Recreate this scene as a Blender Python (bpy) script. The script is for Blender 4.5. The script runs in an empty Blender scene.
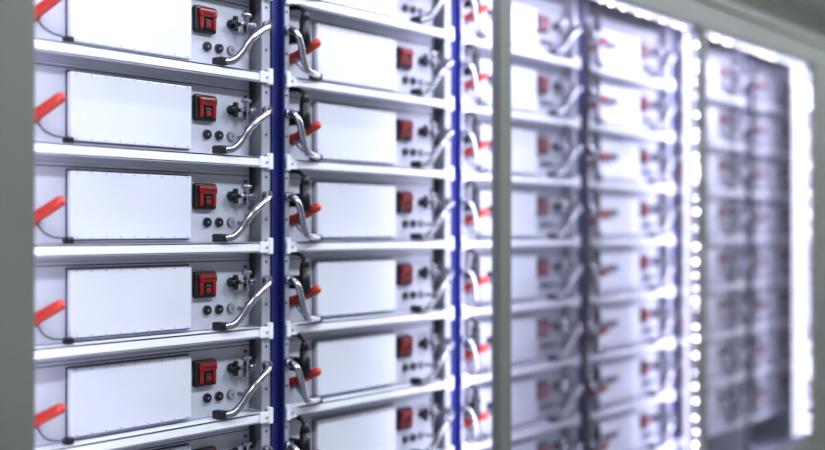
import bpy, bmesh, math, random
from mathutils import Vector, Matrix
random.seed(3)
scene = bpy.context.scene
scene.view_settings.view_transform = 'Standard'
scene.view_settings.exposure = 0.0
try: scene.view_settings.look = 'Medium High Contrast'
except Exception: pass

# ------------------------------------------------------------ materials
def mat(name, col, rough=0.5, metal=0.0, noise=0.0, nscale=20.0, emit=None, es=0.0, spec=0.5, bump=0.0):
    m = bpy.data.materials.new(name); m.use_nodes = True
    nt = m.node_tree; b = nt.nodes['Principled BSDF']
    b.inputs['Base Color'].default_value = (*col, 1)
    b.inputs['Roughness'].default_value = rough
    b.inputs['Metallic'].default_value = metal
    b.inputs['Specular IOR Level'].default_value = spec
    if noise or bump:
        tc = nt.nodes.new('ShaderNodeTexCoord'); n = nt.nodes.new('ShaderNodeTexNoise')
        n.inputs['Scale'].default_value = nscale; n.inputs['Detail'].default_value = 4
        nt.links.new(tc.outputs['Object'], n.inputs['Vector'])
        if noise:
            r = nt.nodes.new('ShaderNodeValToRGB')
            r.color_ramp.elements[0].position = 0.3; r.color_ramp.elements[1].position = 0.7
            r.color_ramp.elements[0].color = (*[c*(1-noise) for c in col], 1)
            r.color_ramp.elements[1].color = (*[min(1, c*(1+noise)) for c in col], 1)
            nt.links.new(n.outputs['Fac'], r.inputs['Fac'])
            nt.links.new(r.outputs['Color'], b.inputs['Base Color'])
        if bump:
            bp = nt.nodes.new('ShaderNodeBump'); bp.inputs['Strength'].default_value = bump
            bp.inputs['Distance'].default_value = 0.002
            nt.links.new(n.outputs['Fac'], bp.inputs['Height'])
            nt.links.new(bp.outputs['Normal'], b.inputs['Normal'])
    if emit:
        b.inputs['Emission Color'].default_value = (*emit, 1)
        b.inputs['Emission Strength'].default_value = es
    return m

M_BODY  = mat('module_painted_steel', (0.45,0.465,0.54), 0.42, 0.0, 0.05, 9)
M_PLATE = mat('cover_plate_white', (0.58,0.595,0.68), 0.32, 0.0, 0.04, 6, bump=0.08)
M_SHELF = mat('shelf_white_paint', (0.74,0.755,0.83), 0.35, 0.0, 0.02, 12)
M_DARK  = mat('black_plastic', (0.008,0.008,0.012), 0.4)
M_RED   = mat('red_plastic', (0.22,0.010,0.012), 0.3, noise=0.06)
M_HAND  = mat('orange_red_plug', (0.44,0.045,0.03), 0.4, noise=0.05)
M_STEEL = mat('brushed_steel', (0.34,0.345,0.38), 0.22, 0.95, 0.05, 60)
M_RAIL  = mat('galvanised_rail', (0.40,0.41,0.46), 0.45, 0.3, 0.05, 30)
M_BLUE  = mat('blue_post_paint', (0.014,0.018,0.12), 0.4, 0.0, 0.1, 15)
M_GREY  = mat('socket_grey', (0.26,0.26,0.31), 0.4)
M_SEAM  = mat('seam_grey', (0.07,0.07,0.10), 0.6)
M_LABEL = mat('label_ink', (0.03,0.03,0.06), 0.6)
M_FRAME = mat('cabinet_frame_grey', (0.155,0.163,0.145), 0.5, 0.0, 0.06, 5)
M_INNER = mat('cabinet_inner_panel', (0.60,0.60,0.72), 0.5, 0.0, 0.03, 5)
M_ALU   = mat('led_profile', (0.7,0.7,0.8), 0.4, 0.3, 0.03, 30)
M_LED   = mat('led_diode', (1,1,1), 0.5, emit=(0.84,0.82,1.0), es=24)
M_GLOW  = mat('led_glow', (0.9,0.9,1), 0.5, emit=(0.78,0.78,1.0), es=1.1)
MODM = [M_BODY,M_PLATE,M_DARK,M_RED,M_HAND,M_STEEL,M_RAIL,M_GREY,M_SEAM,M_LABEL]
BODY,PLATE,DARK,RED,HAND,STEEL,RAIL,GREY,SEAM,LABEL = range(10)

# ------------------------------------------------------------ mesh helpers
def box(bm, x0,x1,y0,y1,z0,z1, mi=0, bev=0.0, seg=2):
    r = bmesh.ops.create_cube(bm, size=1.0)
    vs = r['verts']
    for v in vs:
        v.co = Vector(((x0+x1)/2+v.co.x*(x1-x0), (y0+y1)/2+v.co.y*(y1-y0), (z0+z1)/2+v.co.z*(z1-z0)))
    fs = set(f for v in vs for f in v.link_faces)
    for f in fs: f.material_index = mi
    if bev > 0:
        es = list(set(e for v in vs for e in v.link_edges))
        bmesh.ops.bevel(bm, geom=es, offset=bev, segments=seg, affect='EDGES', profile=0.5, material=mi)
def ring_sweep(bm, pts, radii, mi, seg=12, cap=True):
    pts = [Vector(p) for p in pts]; rings = []
    up = None
    for i,p in enumerate(pts):
        if i == 0: t = pts[1]-p
        elif i == len(pts)-1: t = p-pts[i-1]
        else: t = pts[i+1]-pts[i-1]
        if t.length < 1e-9: t = Vector((0,0,1))
        t.normalize()
        if up is None:
            up = Vector((0,0,1)) if abs(t.z) < 0.9 else Vector((1,0,0))
        a = t.cross(up); 
        if a.length < 1e-5: a = t.cross(Vector((1,0.3,0)))
        a.normalize(); b = a.cross(t).normalized(); up = b
        rings.append([bm.verts.new(p + (a*math.cos(k*2*math.pi/seg)+b*math.sin(k*2*math.pi/seg))*radii[i]) for k in range(seg)])
    for i in range(len(rings)-1):
        for k in range(seg):
            f = bm.faces.new((rings[i][k], rings[i][(k+1)%seg], rings[i+1][(k+1)%seg], rings[i+1][k]))
            f.material_index = mi; f.smooth = True
    if cap:
        for r in (list(reversed(rings[0])), rings[-1]):
            f = bm.faces.new(r); f.material_index = mi
def cyl(bm, p0, p1, r, mi, seg=16, r1=None):
    ring_sweep(bm, [p0,p1], [r, r if r1 is None else r1], mi, seg)
def smooth_path(pts, n=6):
    P = [Vector(p) for p in pts]; out = []
    P = [P[0]*2-P[1]] + P + [P[-1]*2-P[-2]]
    for i in range(1, len(P)-2):
        for k in range(n):
            t = k/n
            out.append(0.5*((2*P[i])+(-P[i-1]+P[i+1])*t+(2*P[i-1]-5*P[i]+4*P[i+1]-P[i+2])*t*t+(-P[i-1]+3*P[i]-3*P[i+1]+P[i+2])*t**3))
    out.append(P[-2]); return out
def tube(bm, pts, r, mi, seg=10, n=6):
    p = smooth_path(pts, n); ring_sweep(bm, p, [r]*len(p), mi, seg)
def finish(bm, name, mats, parent=None, loc=(0,0,0)):
    bmesh.ops.recalc_face_normals(bm, faces=bm.faces[:])
    me = bpy.data.meshes.new(name); bm.to_mesh(me); bm.free()
    for m in mats: me.materials.append(m)
    o = bpy.data.objects.new(name, me); scene.collection.objects.link(o)
    o.location = loc
    if parent: o.parent = parent
    return o
def empty(name, loc=(0,0,0)):
    o = bpy.data.objects.new(name, None); scene.collection.objects.link(o); o.location = loc
    o.empty_display_size = 0.1
    return o

# ------------------------------------------------------------ battery module
P = 0.16      # row pitch
W = 0.585     # column pitch
FY = 0.035    # module face plane (shelf front is y=0)
def build_module(label, end=False):
    bm = bmesh.new()
    x0,x1 = 0.034,0.543
    box(bm, x0,x1, FY,0.57, 0.0006,0.1500, BODY, 0.002)
    box(bm, x0+0.004,x1-0.004, FY-0.0025,FY+0.002, 0.1275,0.1315, BODY, 0.0006,1)
    box(bm, x0+0.002,x1-0.002, FY-0.001,FY+0.002, 0.1248,0.1262, SEAM)
    px0,px1,pz0,pz1 = 0.135,0.389,0.008,0.119
    box(bm, px0-0.0024,px1+0.0024, FY-0.0016,FY+0.001, pz0-0.0024,pz1+0.0024, SEAM)
    box(bm, px0,px1, FY-0.012,FY+0.001, pz0,pz1, PLATE, 0.0022,3)
    # small screws along the edges of the cover plate
    n = 9
    for i in range(n):
        x = px0+0.010+(px1-px0-0.020)*i/(n-1)
        for z in (pz1-0.0032, pz0+0.0032):
            cyl(bm, (x,FY-0.0127,z),(x,FY-0.011,z), 0.0010, SEAM, 8)
    if label:
        box(bm, px0+0.02,px0+0.115, FY-0.0128,FY-0.0115, 0.064,0.082, LABEL)
        box(bm, px0+0.02,px0+0.075, FY-0.0128,FY-0.0115, 0.054,0.060, LABEL)
    # service disconnect : black housing, red lever cap with dark centre
    cx,cz = 0.425,0.084
    box(bm, cx-0.026,cx+0.026, FY-0.011,FY+0.001, cz-0.024,cz+0.024, DARK, 0.005,3)
    box(bm, cx-0.019,cx+0.022, FY-0.017,FY-0.010, cz+0.003,cz+0.020, RED, 0.005,3)
    box(bm, cx-0.017,cx-0.009, FY-0.015,FY-0.010, cz-0.018,cz+0.006, RED, 0.002,2)
    box(bm, cx+0.013,cx+0.021, FY-0.015,FY-0.010, cz-0.018,cz+0.006, RED, 0.002,2)
    box(bm, cx-0.006,cx+0.010, FY-0.0150,FY-0.010, cz-0.018,cz+0.000, DARK, 0.002,2)
    box(bm, cx-0.004,cx+0.008, FY-0.0160,FY-0.014, cz-0.014,cz-0.006, RED, 0.001,1)
    box(bm, cx-0.011,cx+0.014, FY-0.0180,FY-0.0165, cz+0.0095,cz+0.0125, DARK, 0.0007,1)
    # sockets
    for x,mi in ((0.434,DARK),(0.463,DARK),(0.493,GREY)):
        cyl(bm, (x,FY+0.001,0.037),(x,FY-0.003,0.037), 0.0088, SEAM, 20)
        cyl(bm, (x,FY-0.0025,0.037),(x,FY-0.0060,0.037), 0.0080, mi, 20)
        cyl(bm, (x,FY-0.005,0.037),(x,FY-0.0066,0.037), 0.0018, GREY if mi==DARK else SEAM, 12)
    # power terminal : small black wing knob and bright clamp
    cyl(bm, (0.493,FY+0.001,0.086),(0.493,FY-0.012,0.086), 0.0090, DARK, 18)
    box(bm, 0.4890,0.4970, FY-0.019,FY-0.010, 0.072,0.100, DARK, 0.002,2)
    box(bm, 0.480,0.506, FY-0.019,FY-0.010, 0.0820,0.0900, DARK, 0.002,2)
    box(bm, 0.500,0.531, FY-0.022,FY-0.0175, 0.083,0.0895, STEEL, 0.0015,2)
    box(bm, 0.512,0.518, FY-0.026,FY-0.014, 0.068,0.106, STEEL, 0.0015,2)
    box(bm, 0.506,0.526, FY-0.024,FY-0.015, 0.100,0.107, STEEL, 0.0015,2)
    cyl(bm, (0.530,FY+0.001,0.0865),(0.530,FY-0.026,0.0865), 0.0055, STEEL, 12)
    cyl(bm, (0.530,FY+0.001,0.114),(0.530,FY-0.004,0.114), 0.0030, SEAM, 8)
    # right ejector lever (bent bright tube)
    tube(bm, [(0.553,0.003,0.088),(0.545,-0.014,0.086),(0.527,-0.024,0.078),(0.500,-0.027,0.061),(0.484,-0.025,0.046),
              (0.474,-0.018,0.027),(0.459,-0.010,0.011),(0.444,0.000,0.008)], 0.0068, STEEL, 12)
    cyl(bm, (0.553,0.0035,0.088),(0.553,-0.008,0.088), 0.0090, STEEL, 16)
    box(bm, 0.433,0.450, -0.007,0.020, 0.0008,0.016, DARK, 0.003,2)
    tube(bm, [(0.486,-0.024,0.048),(0.496,-0.014,0.041),(0.508,0.004,0.036),(0.514,FY,0.036)], 0.0038, STEEL, 8)
    cyl(bm, (0.485,-0.031,0.047),(0.485,-0.016,0.047), 0.0045, STEEL, 10)
    if not end:
        # left ejector lever
        tube(bm, [(0.026,0.003,0.088),(0.026,-0.012,0.087),(0.028,-0.024,0.076),(0.034,-0.027,0.056),(0.044,-0.024,0.032),
                  (0.058,-0.020,0.014),(0.082,-0.014,0.009),(0.106,-0.006,0.008)], 0.0066, STEEL, 12)
        cyl(bm, (0.026,0.0035,0.088),(0.026,-0.008,0.088), 0.0090, STEEL, 16)
        box(bm, 0.100,0.116, -0.010,0.016, 0.0008,0.013, DARK, 0.003,2)
        tube(bm, [(0.044,-0.024,0.034),(0.054,-0.012,0.034),(0.064,0.010,0.036),(0.068,FY,0.038)], 0.0038, STEEL, 8)
        # vertical black plug with short cable
        cyl(bm, (0.061,-0.012,0.058),(0.061,-0.012,0.110), 0.0110, DARK, 16)
        cyl(bm, (0.061,-0.012,0.109),(0.061,-0.012,0.130), 0.0110, DARK, 16, r1=0.0055)
        box(bm, 0.052,0.070, -0.006,FY+0.001, 0.068,0.094, DARK, 0.002,2)
        tube(bm, [(0.061,-0.012,0.124),(0.061,-0.003,0.133),(0.061,0.012,0.138),(0.061,FY+0.002,0.139)], 0.0044, DARK, 8)
    # orange-red plug pointing out and up
    b = Vector((0.072,FY,0.040)); t = Vector((0.080,-0.034,0.070))
    d = (t-b)
    L = [0,0.08,0.12,0.55,0.9,0.97,1.0]; R = [0.0115,0.0115,0.0095,0.0092,0.0088,0.0070,0.004]
    ring_sweep(bm, [b+d*q for q in L], R, HAND, 16)
    # thin lead from plug to clip on the shelf
    tube(bm, [(0.074,0.026,0.034),(0.076,0.012,0.020),(0.090,0.008,0.012),(0.108,0.010,0.010),(0.122,0.014,0.009)], 0.0016, SEAM, 6)
    box(bm, 0.116,0.130, 0.006,0.022, 0.0008,0.012, DARK, 0.003,2)
    bmesh.ops.recalc_face_normals(bm, faces=bm.faces[:])
    me = bpy.data.meshes.new('battery_module')
    bm.to_mesh(me); bm.free()
    for m in MODM: me.materials.append(m)
    return me
ME_E = build_module(False, True); ME_A = build_module(False); ME_B = build_module(True)

S0 = 0.987; Z0 = 1.277
ROWS = range(-4,4); NCOL = 6
for c in range(NCOL):
    for r in ROWS:
        o = bpy.data.objects.new('battery_module', ME_E if c == 0 else (ME_A if c < 2 else ME_B))
        scene.collection.objects.link(o)
        o.location = (S0+c*W, 0, Z0+r*P)

# ------------------------------------------------------------ racks (one per column)
ZB = 0.50; ZT = 1.94
for c in range(NCOL):
    root = empty('battery_rack', (S0+c*W,0,0))
    bm = bmesh.new()
    for r in ROWS:
        z = Z0+r*P
        box(bm, 0.019,0.566, 0.0,0.0025, z-0.019,z, 0, 0.0006,1)      # front lip
        box(bm, 0.019,0.566, 0.0,0.58, z-0.003,z, 0)                  # tray
        box(bm, 0.019,0.566, 0.0,0.010, z-0.019,z-0.0165, 0)          # return
        for xa,xb in ((0.534,0.566),(0.019,0.048)):                   # end hooks
            box(bm, xa,xb, -0.004,0.001, z-0.020,z+0.001, 0, 0.0015,2)
            box(bm, xb-0.010 if xa>0.3 else xa, xb if xa>0.3 else xa+0.010, -0.006,0.004, z-0.023,z+0.008, 0, 0.002,2)
            xm=(xa+xb)/2
            cyl(bm,(xm,-0.006,z-0.010),(xm,-0.003,z-0.010),0.0025,1,10)
    finish(bm,'shelves',[M_SHELF,M_GREY],root)
    bm = bmesh.new()
    for xa,xb in ((0.0185,0.0325),(0.5450,0.5660)):
        box(bm, xa,xb, 0.0036,0.007, ZB,ZT, 0)
        box(bm, xa if xa<0.3 else xb-0.002, xa+0.002 if xa<0.3 else xb, 0.004,0.60, ZB,ZT, 0)
        z = ZB+0.02
        while z < ZT-0.02:
            cyl(bm, ((xa+xb)/2,0.004,z),((xa+xb)/2,0.0025,z), 0.0028, 1, 8); z += 0.04
    finish(bm,'side_rails',[M_RAIL,M_SEAM],root)
    bm = bmesh.new()
    for xc in [0.0] + ([W] if c==NCOL-1 else []):
        box(bm, xc-0.0175,xc-0.0125, 0.000,0.05, ZB,ZT, 0)
        box(bm, xc+0.0125,xc+0.0175, 0.000,0.05, ZB,ZT, 0)
        box(bm, xc-0.0175,xc+0.0175, 0.010,0.014, ZB,ZT, 0)
        box(bm, xc-0.0175,xc+0.0175, 0.56,0.60, ZB,ZT, 0)
    finish(bm,'blue_post',[M_BLUE],root)
    if c >= 3:
        # black power lead running down beside the post
        bm = bmesh.new()
        pts=[]; z=ZB+0.16; k=0
        while z < 1.90:
            pts.append((0.006+0.003*math.sin(k*1.1), -0.012-0.003*math.cos(k*0.9), z)); z += 0.08; k += 1
        tube(bm, pts, 0.0075, 0, 8, 3)
        finish(bm,'power_lead',[M_DARK],root)

# ------------------------------------------------------------ cabinet
cab = empty('battery_cabinet',(0,0,0))
def part(name, boxes, m, bev=0.003):
    bm = bmesh.new()
    for b in boxes: box(bm,*b,0,bev,2)
    return finish(bm,name,[m],cab)
XL,XR = 0.78,4.66
FX = [(0.78,0.940),(2.113,2.159),(3.196,3.231),(4.185,4.26)]
part('door_posts',[(a,b,-0.15,-0.125,0.54,1.902) for a,b in FX], M_FRAME)
part('header',[(XL,XR,-0.15,-0.11,1.90,2.00),(XL,XR,-0.16,-0.145,1.975,2.005)], M_FRAME)
part('plinth',[(XL,XR,-0.15,-0.11,0.0,0.54)], M_FRAME)
part('roof',[(XL,XR,-0.11,0.72,1.96,2.00)], M_FRAME)
part('base_tray',[(XL,XR,-0.11,0.72,0.40,0.50)], M_INNER)
part('back_panel',[(XL,XR,0.70,0.73,0.0,2.00)], M_INNER)
part('side_panels',[(XL,XL+0.03,-0.12,0.71,0.0,1.98),(XR-0.12,XR,-0.12,0.71,0.0,1.98)], M_INNER)
part('end_trim',[(4.26,XR,-0.15,-0.125,0.54,1.902)], M_FRAME)

# led strips
led = empty('led_strip_lighting',(0,0,0))
bmA = bmesh.new(); bmL = bmesh.new(); bmD = bmesh.new()
def dot(x,y,z,r=0.0042):
    bmesh.ops.create_icosphere(bmL, subdivisions=1, radius=r, matrix=Matrix.Translation((x,y,z)))
def vstrip(x,y,step=0.05):
    box(bmA, x-0.012,x+0.012, y-0.004,y+0.003, 0.56,1.88, 0, 0.001,1)
    z = 0.58
    while z < 1.87:
        dot(x+random.uniform(-.006,.006),y-0.007,z,random.uniform(.0018,.0042)); z += step*random.uniform(0.6,1.5)
vstrip(3.178,-0.128,0.036); vstrip(4.150,-0.128,0.036)
box(bmD, 3.148,3.162, -0.120,-0.112, 0.56,1.88, 0, 0.002,1)
box(bmD, 4.060,4.170, -0.120,-0.112, 0.56,1.88, 0, 0.002,1)  # wide glowing strip added to imitate the brightly lit end panel
for xa,xb in ((2.18,3.18),(3.26,4.17)):
    box(bmD, xa,xb,-0.122,-0.108,1.892,1.899,0,0.001,1)
    x = xa+0.01
    while x < xb:
        dot(x,-0.118,1.889,random.uniform(.0015,.0034)); x += 0.05*random.uniform(0.6,2)
finish(bmA,'profiles',[M_ALU],led); finish(bmL,'diodes',[M_LED],led); finish(bmD,'glow_strips',[M_GLOW],led)

# glass doors
def glass_mat():
    m = bpy.data.materials.new('door_glass'); m.use_nodes=True; nt=m.node_tree; nt.nodes.clear()
    out=nt.nodes.new('ShaderNodeOutputMaterial'); tr=nt.nodes.new('ShaderNodeBsdfTransparent')
    tr.inputs[0].default_value=(0.98,0.98,1,1)
    gl=nt.nodes.new('ShaderNodeBsdfGlossy'); gl.inputs['Roughness'].default_value=0.05
    df=nt.nodes.new('ShaderNodeBsdfTranslucent'); df.inputs[0].default_value=(0.88,0.86,1,1)  # translucent share imitates the glare haze over the bright bays
    fr=nt.nodes.new('ShaderNodeFresnel'); fr.inputs['IOR'].default_value=1.3
    n=nt.nodes.new('ShaderNodeTexNoise'); n.inputs['Scale'].default_value=3
    mr=nt.nodes.new('ShaderNodeMapRange'); mr.inputs['To Min'].default_value=0.03; mr.inputs['To Max'].default_value=0.11
    m1=nt.nodes.new('ShaderNodeMixShader'); m2=nt.nodes.new('ShaderNodeMixShader')
    L=nt.links.new
    L(n.outputs['Fac'],mr.inputs['Value']); L(mr.outputs[0],m1.inputs[0]); L(tr.outputs[0],m1.inputs[1]); L(df.outputs[0],m1.inputs[2])
    L(fr.outputs[0],m2.inputs[0]); L(m1.outputs[0],m2.inputs[1]); L(gl.outputs[0],m2.inputs[2]); L(m2.outputs[0],out.inputs[0])
    return m
MG = glass_mat()
for a,b in ((2.155,3.196),(3.229,4.185)):
    bm=bmesh.new()
    vs=[bm.verts.new(v) for v in ((a,-0.143,0.54),(b,-0.143,0.54),(b,-0.143,1.90),(a,-0.143,1.90))]
    bm.faces.new(vs)
    finish(bm,'glass_door',[MG])

# ------------------------------------------------------------ room
M_WALL = mat('wall_paint',(0.60,0.60,0.56),0.8,0,0.03,2)
M_CEIL = mat('ceiling_paint',(0.62,0.62,0.57),0.8,0,0.03,2)
M_FLOOR= mat('floor_resin',(0.30,0.31,0.31),0.35,0,0.08,4)
def slab(name,b,m):
    bm=bmesh.new(); box(bm,*b,0); return finish(bm,name,[m])
X0,X1,Y0,Y1,H = -2.2,8.5,-3.4,0.95,2.7
slab('floor',(X0,X1,Y0,Y1,-0.1,0),M_FLOOR)
slab('ceiling',(X0,X1,Y0,Y1,H,H+0.1),M_CEIL)
slab('wall_north',(X0,X1,Y1,Y1+0.1,0,H),M_WALL)
slab('wall_south',(X0,X1,Y0-0.1,Y0,0,H),M_WALL)
slab('wall_east',(X1,X1+0.1,Y0,Y1,0,H),M_WALL)
slab('wall_west',(X0-0.1,X0,Y0,Y1,0,H),M_WALL)
M_TUBE = mat('lamp_diffuser',(1,1,1),0.5,emit=(0.95,0.95,1.0),es=5)
def area(name, loc, rot, sx, sy, power, col=(0.86,0.92,1.0), parent=None):
    l=bpy.data.lights.new(name,'AREA'); l.shape='RECTANGLE'; l.size=sx; l.size_y=sy; l.energy=power; l.color=col
    o=bpy.data.objects.new(name,l); scene.collection.objects.link(o); o.location=loc; o.rotation_euler=rot
    if parent: o.parent=parent
    return o
for xc in (0.2,2.4,4.6,6.8):
    root=empty('ceiling_light',(xc,-1.3,H))
    bm=bmesh.new(); box(bm,-0.75,0.75,-0.15,0.15,-0.05,0,0,0.005); finish(bm,'housing',[M_SHELF],root)
    bm=bmesh.new(); box(bm,-0.72,0.72,-0.12,0.12,-0.056,-0.049,0,0.001,1); finish(bm,'diffuser',[M_TUBE],root)
    area('lamp',(0,0,-0.06),(0,0,0),1.4,0.22,36,parent=root)
# added fill lamps behind the frame brighten the racks, even without a led strip
def bay(xa,xb,pl,pr,pt):
    for x,yaw,pv in ((xa,-35,pl),(xb,35,pr)):
        d=Vector((math.sin(math.radians(-yaw)),math.cos(math.radians(yaw)),0))
        area('strip_fill',(x,-0.105,1.22),d.to_track_quat('-Z','Y').to_euler(),0.02,1.3,pv,(0.82,0.81,1.0),led)
    area('top_fill',((xa+xb)/2,-0.105,1.88),(math.radians(25),0,0),xb-xa,0.02,pt,(0.82,0.81,1.0),led)
bay(0.93,2.10,2.0,1.0,1.8)
bay(2.17,3.14,3.8,1.2,2.4)
bay(3.25,4.08,5.0,1.3,2.4)

w=bpy.data.worlds.new('World'); scene.world=w; w.use_nodes=True
w.node_tree.nodes['Background'].inputs[0].default_value=(0.6,0.62,0.7,1)
w.node_tree.nodes['Background'].inputs[1].default_value=0.3

# ------------------------------------------------------------ camera
cd=bpy.data.cameras.new('camera'); cam=bpy.data.objects.new('camera',cd); scene.collection.objects.link(cam)
cam.location=(0,-1.54,1.3); cam.rotation_euler=(math.radians(90),0,math.radians(37.74-90))
cd.lens=50; cd.sensor_width=36; cd.shift_y=0.006; cd.clip_start=0.05
cd.dof.use_dof=True; cd.dof.focus_distance=2.02; cd.dof.aperture_fstop=1.2; cd.dof.aperture_blades=0
scene.camera=cam
